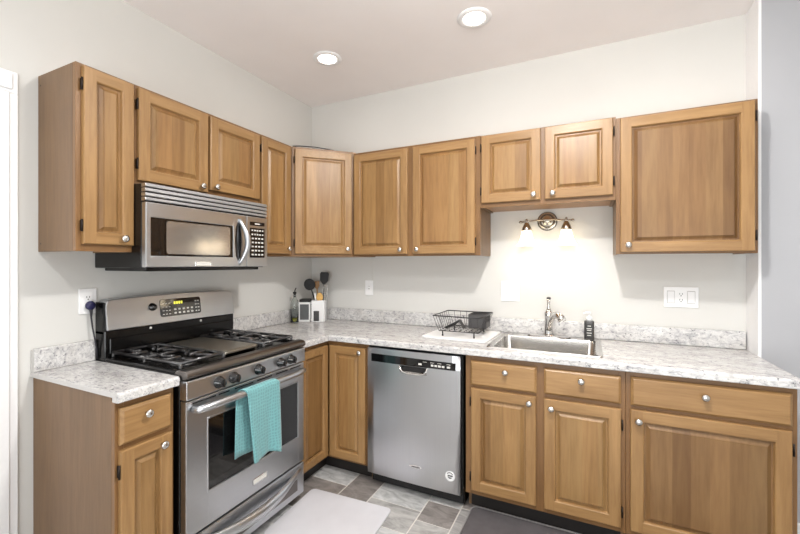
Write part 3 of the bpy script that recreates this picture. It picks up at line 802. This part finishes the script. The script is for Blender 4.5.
mb.quad((0, -.577, .086), (E1, -.577, .086), (E1, -.577, .862), (0, -.577, .862))
bmesh.ops.remove_doubles(mb.bm, verts=mb.bm.verts, dist=.0001)
dd = mb.build('door', M['steelz'], R0)
mb = MB(); mb.m(0).box(.225, .395, -.615, -.60, .728, .778)
mb.m(1).tube([(.222, -.634, .772), (.228, -.638, .752), (.245, -.640, .738), (.275, -.641, .733), (.345, -.641, .733), (.375, -.640, .738), (.392, -.638, .752), (.398, -.634, .772)], .006, 8)
mb.quad((.225, -.634, .775), (.395, -.634, .775), (.395, -.613, .775), (.225, -.613, .775))
mb.m(1).prism([(.226, .735), (.394, .735), (.394, .748), (.370, .743), (.250, .743), (.226, .748)], -.634, -.618, 'xz')
mb.build('pocket_handle', [M['matte'], M['chrome']], dd)
mb = MB()
poly = [(.03, .780), (.30, .777), (E1 - .026, .780), (E1 - .026, .822), (.03, .828)]
mb.m(0).prism(poly, -.6365, -.629, 'xz', .001, 1)
mb.m(1)
for k, w in ((.355, .010), (.43, .008), (.452, .008), (.474, .008), (.496, .008), (.528, .010)): mb.box(k - w, k + w, -.6375, -.6362, .790, .801, .0005, 1)
for k in (.385, .43, .474, .528): mb.box(k - .012, k + .012, -.6373, -.6362, .810, .812)
mb.build('control_strip', [M['bglass'], M['key']], dd)
mb = MB(); mb.m(0).prism([(.325 + .040 * math.cos(a), .190 + .010 * math.sin(a)) for a in [2 * PI * i / 20 for i in range(20)]], -.6352, -.6335, 'xz', .0004, 1)
mb.m(1)
for k in range(8): mb.box(.301 + k * .0065, .306 + k * .0065, -.6358, -.635, .186, .193)
bd = mb.build('badge', [M['chrome'], M['slot']], dd)
mb = MB(); c_ = (.535, .1835)
mb.m(0).prism([(c_[0] + .028 * math.cos(a), c_[1] + .028 * math.sin(a)) for a in [2 * PI * i / 24 for i in range(24)]], -.632, -.6295, 'xz')
mb.m(1)
for a0, a1, r_ in ((.6, 2.5, .020), (3.4, 5.2, .012)): mb.tube([(c_[0] + r_ * math.cos(a0 + (a1 - a0) * i / 8), -.632, c_[1] + r_ * math.sin(a0 + (a1 - a0) * i / 8)) for i in range(9)], .002, 6)
mb.box(c_[0] - .013, c_[0] + .016, -.6328, -.6318, c_[1] - .001, c_[1] + .006); mb.box(c_[0] - .010, c_[0] + .010, -.6328, -.6318, c_[1] - .010, c_[1] - .006)
st = mb.build('sticker', [M['white'], M['slot']], dd); st['label'] = 'round white sticker'

# ------------------------------------------------------------------ sconce and ceiling lights
R0 = thing('wall_sconce', 'two-light wall sconce with frosted bell shades above the sink', 'wall lamp', (1.915, 0, 1.658))
mb = MB().lathe([(.062, .001), (.062, .008), (.056, .014), (.050, .012), (.046, .016), (.038, .026), (.030, .024), (.024, .030), (.012, .036), (0, .037)], (0, 0, 0), '-y', 32)
bp_ = mb.build('back_plate', M['bronze'], R0)
mb = MB()
for rr_, yy_ in ((.0585, -.012), (.040, -.024)): mb.tube([(rr_ * math.cos(2 * PI * k / 36), yy_, rr_ * math.sin(2 * PI * k / 36)) for k in range(36)], .0035, 8, closed=True)
mb.build('ring_moulding', M['darkring'], bp_)
mb = MB(); ap = [(-.155, -.095, -.008), (-.118, -.095, -.008), (-.085, -.088, -.004), (-.055, -.066, .004), (-.028, -.045, .006), (0, -.038, .006), (.028, -.045, .006), (.055, -.066, .004), (.085, -.088, -.004), (.118, -.095, -.008), (.155, -.095, -.008)]
mb.tube(ap, .006, 10)
for s_ in (-1, 1):
    mb.lathe([(0, -.002), (.008, 0), (.008, .005), (.004, .008), (.008, .012), (0, .016)], (s_ * .118, -.095, -.002), 'z', 12)
    mb.lathe([(0, -.010), (.009, -.008), (.009, .008), (0, .010)], (s_ * .155, -.095, -.008), '-y', 10)
mb.build('arm', M['bronze'], R0)
for s_ in (-1, 1):
    c_ = (s_ * .118, -.095, 0)
    MB().lathe([(0, -.012), (.012, -.013), (.016, -.022), (.025, -.040), (.031, -.058), (.031, -.066), (.024, -.066)], c_, 'z', 20).build('socket_cup', M['bronze'], R0)
    so = MB().lathe([(.026, -.060), (.030, -.068), (.034, -.090), (.040, -.115), (.050, -.140), (.063, -.160), (.061, -.160), (.048, -.138), (.038, -.114), (.032, -.090), (.028, -.068), (.025, -.062)], c_, 'z', 28).build('shade', M['shade'], R0)
    MB().lathe([(0, -.068), (.010, -.072), (.016, -.090), (.024, -.112), (.022, -.128), (.012, -.138), (0, -.141)], c_, 'z', 16).build('bulb', M['bulb'], R0)
    l = bpy.data.lights.new('sconce_lamp', 'SPOT'); l.energy = 1.0; l.color = (1.0, .86, .66); l.shadow_soft_size = .03; l.spot_size = math.radians(150); l.spot_blend = .5
    lo = bpy.data.objects.new('sconce_lamp', l); COL.objects.link(lo); lo.parent = R0; lo.location = (s_ * .118, -.095, -.166)

# (x, y, brightness): the row in view, then brighter unseen lamps added behind the camera as fill
LAMPS = [(.608, -.618, .2), (1.59, -.618, .2), (2.575, -.618, .35), (1.2, -2.9, 2.4), (2.9, -2.9, 2.4)]
names = ['round recessed ceiling light nearest the corner of the room', 'round recessed ceiling light above the sink side, right one of the two']
first = None
for i, (xx, yy, pw) in enumerate(LAMPS):
    lb = names[i] if i < 2 else 'round recessed ceiling light outside the picture'
    if first is None:
        first = o = thing('recessed_light', lb, 'ceiling light', (xx, yy, H), 0, 'recessed ceiling lights')
        MB().lathe([(.060, -.001), (.060, -.006), (.070, -.009), (.092, -.006), (.094, -.001)], (0, 0, 0), 'z', 36).build('trim_ring', M['trim'], first)
        MB().lathe([(.0, -.0055), (.060, -.0055), (.0605, -.0015), (0, -.0015)], (0, 0, 0), 'z', 36).build('lens', M['lens'], first)
    else:
        o = copy_tree(first); o.location = (xx, yy, H); o['label'] = lb
    area('recessed_lamp', (xx, yy, H - .012), (0, 0, 0), .11, .11, KEY * pw, (1.0, .985, .968), 'DISK', math.radians(168))

o = thing('globe_light', 'lit white globe ceiling light outside the picture', 'ceiling light', (2.05, -1.58, H))  # spot read from cast shadows; globe form added to brighten walls and ceiling
area('globe_lamp', (2.05, -1.58, H - .195), (0, 0, 0), .14, .14, KEY * 5.2, (1.0, .985, .968), 'DISK', math.radians(175))  # disk added under the globe for stronger downward light
MB().lathe([(.06, -.001), (.06, -.012), (.045, -.02), (.03, -.04), (0, -.041)], (0, 0, 0), 'z', 24).build('canopy', M['trim'], o)
MB().lathe([(.075 * math.sin(PI * k / 12), -.115 + .075 * math.cos(PI * k / 12)) for k in range(13)], (0, 0, 0), 'z', 24).build('globe', M['globe'], o)

# ------------------------------------------------------------------ outlets and switches
def plate(mb, w, h): mb.m(0).box(-w / 2, w / 2, -.007, -.0008, -h / 2, h / 2, .003, 2)
def recept(mb, cx, parts_h=.034):
    mb.m(0).prism(rrect(cx - .017, cx + .017, -.034, .034, .003, 2), -.0085, -.0068, 'xz')
    for z in (.017, -.017):
        mb.m(1)
        for dx in (-.006, .006): mb.box(cx + dx - .0012, cx + dx + .0012, -.0089, -.0084, z - .002, z + .007)
        mb.box(cx - .0025, cx + .0025, -.0089, -.0084, z - .011, z - .006)
def rocker(mb, cx):
    mb.m(2).box(cx - .0185, cx + .0185, -.0073, -.0068, -.036, .036)
    mb.m(0).prism([(-.007, -.033), (-.012, -.033), (-.0085, .033), (-.007, .033)], cx - .0165, cx + .0165, 'yz', .0006, 1)
PM = [M['white'], M['slot'], M['groove']]
o = thing('outlet', 'white double wall outlet left of the range with a navy plug in it', 'outlet', (0, -1.716, 1.202), L90)
mb = MB(); plate(mb, .076, .122); mb.build('cover_plate', PM, o); mb = MB(); recept(mb, 0); mb.build('sockets', PM, o)
R0 = thing('power_plug', 'navy blue plug and cord running from the outlet down behind the range', 'plug', (0, -1.716, 1.185), L90)
MB().lathe([(.014, .0098), (.019, .014), (.020, .026), (.016, .032), (0, .033)], (0.003, 0, -.004), '-y', 18, 1, 1.1).build('plug_body', M['navy'], R0)
MB().tube([(.003, -.024, -.016), (.005, -.024, -.036), (.004, -.026, -.060), (.008, -.030, -.110), (.016, -.034, -.170), (.024, -.034, -.215), (.026, -.034, -.262)], [.008, .0065, .004, .0035, .0035, .0035, .0035], 8).build('cord', M['cordm'], R0)
o = thing('light_switch', 'single white switch plate on the back wall near the corner', 'switch', (.575, 0, 1.188))
mb = MB(); plate(mb, .072, .118); mb.build('cover_plate', PM, o)
mb = MB(); mb.m(2).box(-.006, .006, -.0075, -.0068, -.013, .013); mb.m(0).prism([(-.007, -.006), (-.016, .004), (-.014, .010), (-.007, .006)], -.0045, .0045, 'yz'); mb.build('toggle', PM, o)
o = MB().box(.600, .611, -.008, -.0005, 1.249, UB - .001, .002, 1).build('cable_raceway', M['wall'])
tag(o, 'thin vertical cable cover running from the single switch up to the wall cabinet', 'cable cover')
o = thing('switch_outlet_plate', 'white two-gang plate of switches on the wall left of the faucet', 'switch', (1.678, 0, 1.193))
mb = MB(); plate(mb, .122, .136); mb.build('cover_plate', PM, o)
mb = MB(); recept(mb, -.027); mb.build('sockets', PM, o); mb = MB(); rocker(mb, .027); mb.build('rocker', PM, o)
o = thing('switch_outlet_plate', 'white three-gang plate with outlet and switches at the right end of the wall', 'switch', (2.633, 0, 1.188))
mb = MB(); plate(mb, .166, .118); mb.build('cover_plate', PM, o)
mb = MB(); recept(mb, 0); mb.build('sockets', PM, o)
for c_ in (-.048, .048): mb = MB(); rocker(mb, c_); mb.build('rocker', PM, o)

# ------------------------------------------------------------------ dish rack and drying board
o = MB().prism(rrect(-.205, .205, -.195, .195, .02, 5), 0, .011, 'xy', .003, 2).build('drying_board', M['white'], None, loc=(1.418, -.262, ZC + .0008))
o.rotation_euler = (0, 0, -.04)
tag(o, 'white drying board under the wire dish rack beside the sink', 'drying mat')
ZB = ZC + .0125
R0 = thing('dish_rack', 'black wire dish rack standing on the white board', 'dish rack', (1.42, -.27, ZB))
mb = MB()
tx0, tx1, ty0, ty1, tz = -.145, .165, -.15, .15, .128
bx0, bx1, by0, by1, bz = -.115, .135, -.125, .125, .032
mb.tube([(tx0, ty0, tz), (tx1 - .03, ty0, tz - .004), (tx1, ty0 + .05, tz), (tx1, ty1, tz), (tx0, ty1, tz)], .0036, 8, closed=True)
mb.tube([(bx0, by0, bz), (bx1, by0, bz), (bx1, by1, bz), (bx0, by1, bz)], .003, 8, closed=True)
mb.build('rim', M['wire'], R0)
mb = MB()
L_ = lambda a, b, t: a + (b - a) * t
for i in range(8):
    t = i / 7
    for yt, yb_ in ((ty0, by0), (ty1, by1)): mb.tube([(L_(tx0, tx1 - (.03 if yt < 0 else 0), t), yt, tz - .002), (L_(bx0, bx1, t), yb_, bz)], .0015, 6)
for i in range(1, 7):
    t = i / 7
    for xt, xb_ in ((tx0, bx0), (tx1, bx1)): mb.tube([(xt, L_(ty0, ty1, t) if xt < 0 else L_(ty0 + .05, ty1, t), tz), (xb_, L_(by0, by1, t), bz)], .0015, 6)
for i in range(9):
    x_ = L_(bx0, bx1, i / 8); mb.tube([(x_, by0, bz), (x_, by1, bz)], .0015, 6)
for i in range(7):
    y_ = L_(by0, by1, i / 6); mb.tube([(bx0, y_, bz + .002), (bx1, y_, bz + .002)], .0015, 6)
mb.build('basket_wires', M['wire'], R0)
for a, b in ((-.09, -.125), (.11, -.125), (-.09, .125), (.11, .125)):
    MB().lathe([(.005, 0), (.006, .003), (.004, .012), (.004, bz)], (a, b, 0), 'z', 10).build('leg', M['matte'], R0)
mb = MB()   # open-topped caddy hooked in the right end
for a, b, c, d_ in ((.035, .150, .136, .141), (.035, .039, .02, .136), (.146, .150, .02, .136), (.039, .146, .02, .024)): mb.box(a, b, c, d_, bz + .006, tz - .002, .001, 1)
mb.box(.039, .146, .024, .136, bz + .006, bz + .010)
cd_ = mb.build('utensil_caddy', M['caddy'], R0); cd_['label'] = 'charcoal plastic caddy in the right end'
R1 = thing('spatula', 'dark flat spatula lying slanted inside the wire dish rack', 'utensil', (1.42, -.27, ZB))
mb = MB(); mb.tube([(-.085, -.085, bz + .013), (-.03, -.078, bz + .040), (.008, -.072, bz + .066)], [.008, .009, .006], 8); mb.build('handle', M['matte'], R1)
mb = MB()
for a, b in (((.004, -.075, bz + .064), (.030, -.062, bz + .012)),):
    P1 = [(.004, -.098, bz + .064), (.004, -.050, bz + .064), (.032, -.040, bz + .014), (.032, -.088, bz + .014)]
    F1 = [mb.bm.verts.new(p) for p in P1]; F2 = [mb.bm.verts.new((p[0] + .003, p[1], p[2] + .002)) for p in P1]
    mb.bm.faces.new(F1); mb.bm.faces.new(F2[::-1])
    for k in range(4): q = (k + 1) % 4; mb.bm.faces.new([F1[k], F2[k], F2[q], F1[q]])
mb.build('blade', M['caddy'], R1)

# ------------------------------------------------------------------ corner kitchenware
BX, BY = .075, -.312
R0 = thing('oil_bottle', 'clear glass bottle with a little green oil and black stopper in the corner', 'bottle', (BX, BY, ZC + .0006))
MB().lathe([(0, 0), (.029, 0), (.031, .004), (.031, .15), (.026, .175), (.013, .195), (.011, .225), (.013, .228), (.0105, .229), (.0085, .226), (.0105, .196), (.023, .174), (.0285, .149), (.0285, .006), (0, .005)], (0, 0, 0), 'z', 24).build('bottle_glass', M['glass'], R0)
MB().lathe([(0, .0055), (.028, .0065), (.028, .026), (0, .026)], (0, 0, 0), 'z', 24).build('oil', M['oil'], R0)
mb = MB().lathe([(.0, .2), (.008, .2), (.008, .229), (.014, .230), (.014, .242), (.006, .246), (0, .247)], (0, 0, 0), 'z', 16); mb.tube([(0, 0, .244), (.004, .002, .262), (.012, .004, .275)], .004, 8); mb.build('stopper', M['matte'], R0)
R0 = thing('canister', 'white framed canister with a smoky window and black lid beside the oil bottle', 'canister', (.092, -.198, ZC + .0006), math.radians(26))
mb = MB(); w = .048
for a in (-w, w - .012):
    for b in (-w, w - .012): mb.box(a, a + .012, b, b + .012, 0, .150, .002, 1)
mb.box(-w, w, -w, w, 0, .016, .003, 1); mb.box(-w, w, -w, w, .140, .157, .003, 1); mb.build('frame', M['white'], R0)
MB().box(-w + .004, w - .004, -w + .004, w - .004, .016, .140).build('window', M['smoke'], R0)
MB().box(-w + .006, w - .006, -w + .006, w - .006, .157, .180, .004, 2).build('lid', M['matte'], R0)
HX, HY = .190, -.150
R0 = thing('utensil_holder', 'white square utensil holder with a dark slot, full of cooking tools', 'utensil holder', (HX, HY, ZC + .0006), math.radians(26))
mb = MB(); w = .052; t = .005
mb.box(-w, w, -w, -w + t, 0, .172, .002, 1); mb.box(-w, w, w - t, w, 0, .172, .002, 1); mb.box(-w, -w + t, -w + t, w - t, 0, .172, .002, 1); mb.box(w - t, w, -w + t, w - t, 0, .172, .002, 1)
mb.box(-w + t, w - t, -w + t, w - t, 0, .006); mb.build('shell', M['white'], R0)
s_ = MB().prism(rrect(-.034, .010, .006, .088, .003, 3), -w - .0012, -w + .0005, 'xz').build('slot', M['caddy'], R0); s_['label'] = 'dark grey slot panel'
def tool(name, label, base, top, build, rz=26):
    R_ = thing(name, label, 'utensil', (HX, HY, ZC + .0075), math.radians(rz), 'cooking tools in the white holder')
    build(R_, Vector(base), Vector(top)); return R_
def frame_of(a, b):
    d_ = (b - a).normalized(); u = d_.cross(Vector((0, -1, 0))).normalized(); n = u.cross(d_).normalized()
    return d_, u, n
def blade_on(a, b, outline, thick, slots=()):
    d_, u, n = frame_of(a, b); mb = MB()
    P_ = [(b + u * x + d_ * y) for x, y in outline]
    F_ = [mb.bm.verts.new(p + n * thick / 2) for p in P_]; B_ = [mb.bm.verts.new(p - n * thick / 2) for p in P_]
    mb.bm.faces.new(F_); mb.bm.faces.new(B_[::-1])
    for i in range(len(P_)): j = (i + 1) % len(P_); mb.bm.faces.new([F_[i], B_[i], B_[j], F_[j]])
    if slots:
        mb.m(1)
        for x0_, x1_, y0_, y1_ in slots:
            for sgn in (1,):
                off = n * (thick / 2 + .0006) * -1
                q = [b + u * x0_ + d_ * y0_ + off, b + u * x1_ + d_ * y0_ + off, b + u * x1_ + d_ * y1_ + off, b + u * x0_ + d_ * y1_ + off]
                f_ = mb.bm.faces.new([mb.bm.verts.new(p) for p in q]); f_.material_index = 1
    return mb
def turner(R_, a, b):
    MB().tube([a, a.lerp(b, .5), b], [.006, .007, .005], 8).build('handle', M['matte'], R_)
    blade_on(a, b, [(-.012, 0), (.012, 0), (.034, .03), (.037, .085), (.028, .098), (-.028, .098), (-.037, .085), (-.034, .03)], .004,
             [(x - .003, x + .003, .03, .082) for x in (-.022, -.0075, .0075, .022)]).build('blade', [M['matte'], M['slot']], R_)
def ladle(R_, a, b):
    MB().tube([a, a.lerp(b, .5), b], [.006, .007, .005], 8).build('handle', M['matte'], R_)
    o_ = blade_on(a, b, [(.045 * math.sin(t_), .042 - .048 * math.cos(t_)) for t_ in [2 * PI * i / 24 for i in range(24)]], .012)
    o_.build('bowl', M['matte'], R_)
def wooden(R_, a, b):
    MB().tube([a, a.lerp(b, .5), b], [.006, .006, .006], 8).build('handle', M['woodspoon'], R_)
    blade_on(a, b, [(.026 * math.sin(t_), .032 - .036 * math.cos(t_)) for t_ in [2 * PI * i / 20 for i in range(20)]], .009).build('bowl', M['woodspoon'], R_)
def whisk(R_, a, b):
    MB().tube([a, a.lerp(b, .5)], .005, 8).build('handle', M['nickel'], R_)
    d_, u, n = frame_of(a, b); m_ = a.lerp(b, .5); mb = MB(); L = (b - m_).length
    for k in range(4):
        ang = PI * k / 4; w_ = u * math.cos(ang) + n * math.sin(ang)
        mb.tube([m_ + d_ * L * (1 - math.cos(2 * PI * t_)) / 2 + w_ * .022 * math.sin(2 * PI * t_) for t_ in [i / 16 for i in range(17)]], .0011, 5)
    mb.build('wires', M['nickel'], R_)
def knife(R_, a, b):
    MB().tube([a, b], [.002, .002], 6).build('blade', M['nickel'], R_)
    MB().tube([b, b + (b - a).normalized() * .035, b + (b - a).normalized() * .06], [.006, .0075, .006], 8).build('handle', M['white'], R_)
tool('slotted_turner', 'black slotted turner, tallest tool in the white holder', (.020, .026, 0), (.036, .024, .292), turner)
tool('serving_spoon', 'black round serving spoon leaning left in the white holder', (.02, .008, 0), (-.065, .008, .250), ladle)
tool('wooden_spoon', 'pale wooden spoon at the front of the white holder', (.012, -.03, 0), (.012, -.036, .158), wooden)
tool('whisk', 'thin wire whisk leaning out at the right of the white holder', (.024, -.016, .0), (.056, -.008, .290), whisk)
tool('table_knife', 'white handled knife standing between the spoons in the white holder', (-.012, -.028, 0), (-.022, -.036, .165), knife)

def paddle(R_, a, b):
    MB().tube([a, a.lerp(b, .5), b], [.006, .006, .006], 8).build('handle', M['brownwood'], R_)
    blade_on(a, b, [(-.008, 0), (.008, 0), (.022, .02), (.024, .06), (-.024, .06), (-.022, .02)], .005).build('blade', M['brownwood'], R_)
tool('wooden_spatula', 'brown wooden spatula standing behind the black tools in the white holder', (.0, .034, 0), (-.024, .036, .255), paddle)  # brown shape covers both wooden handles and the tools' shadow on the wall

# thin dark cable lying on top of the corner cabinet
o = MB().tube([(.30, -.60, .004), (.33, -.56, .012), (.40, -.48, .016), (.46, -.42, .010), (.50, -.385, .004)], .004, 8).build('loose_cable', M['cordm'], None, loc=(0, 0, UB + UH + .0005))
tag(o, 'thin dark cable lying along the top of the angled corner cabinet', 'cable')

# ------------------------------------------------------------------ floor mats
o = MB().prism(rrect(-.265, .265, -.45, 0, .03, 6), 0, .009, 'xy', .003, 2).build('floor_mat', M['mat'], None, loc=(.905, -.800, .0006))
o.rotation_euler = (0, 0, .055)
tag(o, 'white rectangular mat on the floor in front of the range', 'mat')
R0 = thing('floor_mat', 'dark charcoal mat on the floor in front of the sink cabinet', 'mat', (2.2, -.85, .0006))
MB().prism(rrect(-.63, .63, -.29, .29, .03, 5), 0, .007, 'xy', .002, 1).build('pad', M['dmat'], R0)
mb = MB(); mb.tube([(x_, y_, .0045) for x_, y_ in rrect(-.636, .636, -.296, .296, .035, 5)], .0042, 6, closed=True)
e = mb.build('edge_binding', M['dedge'], R0); e['label'] = 'paler grey bound edge'
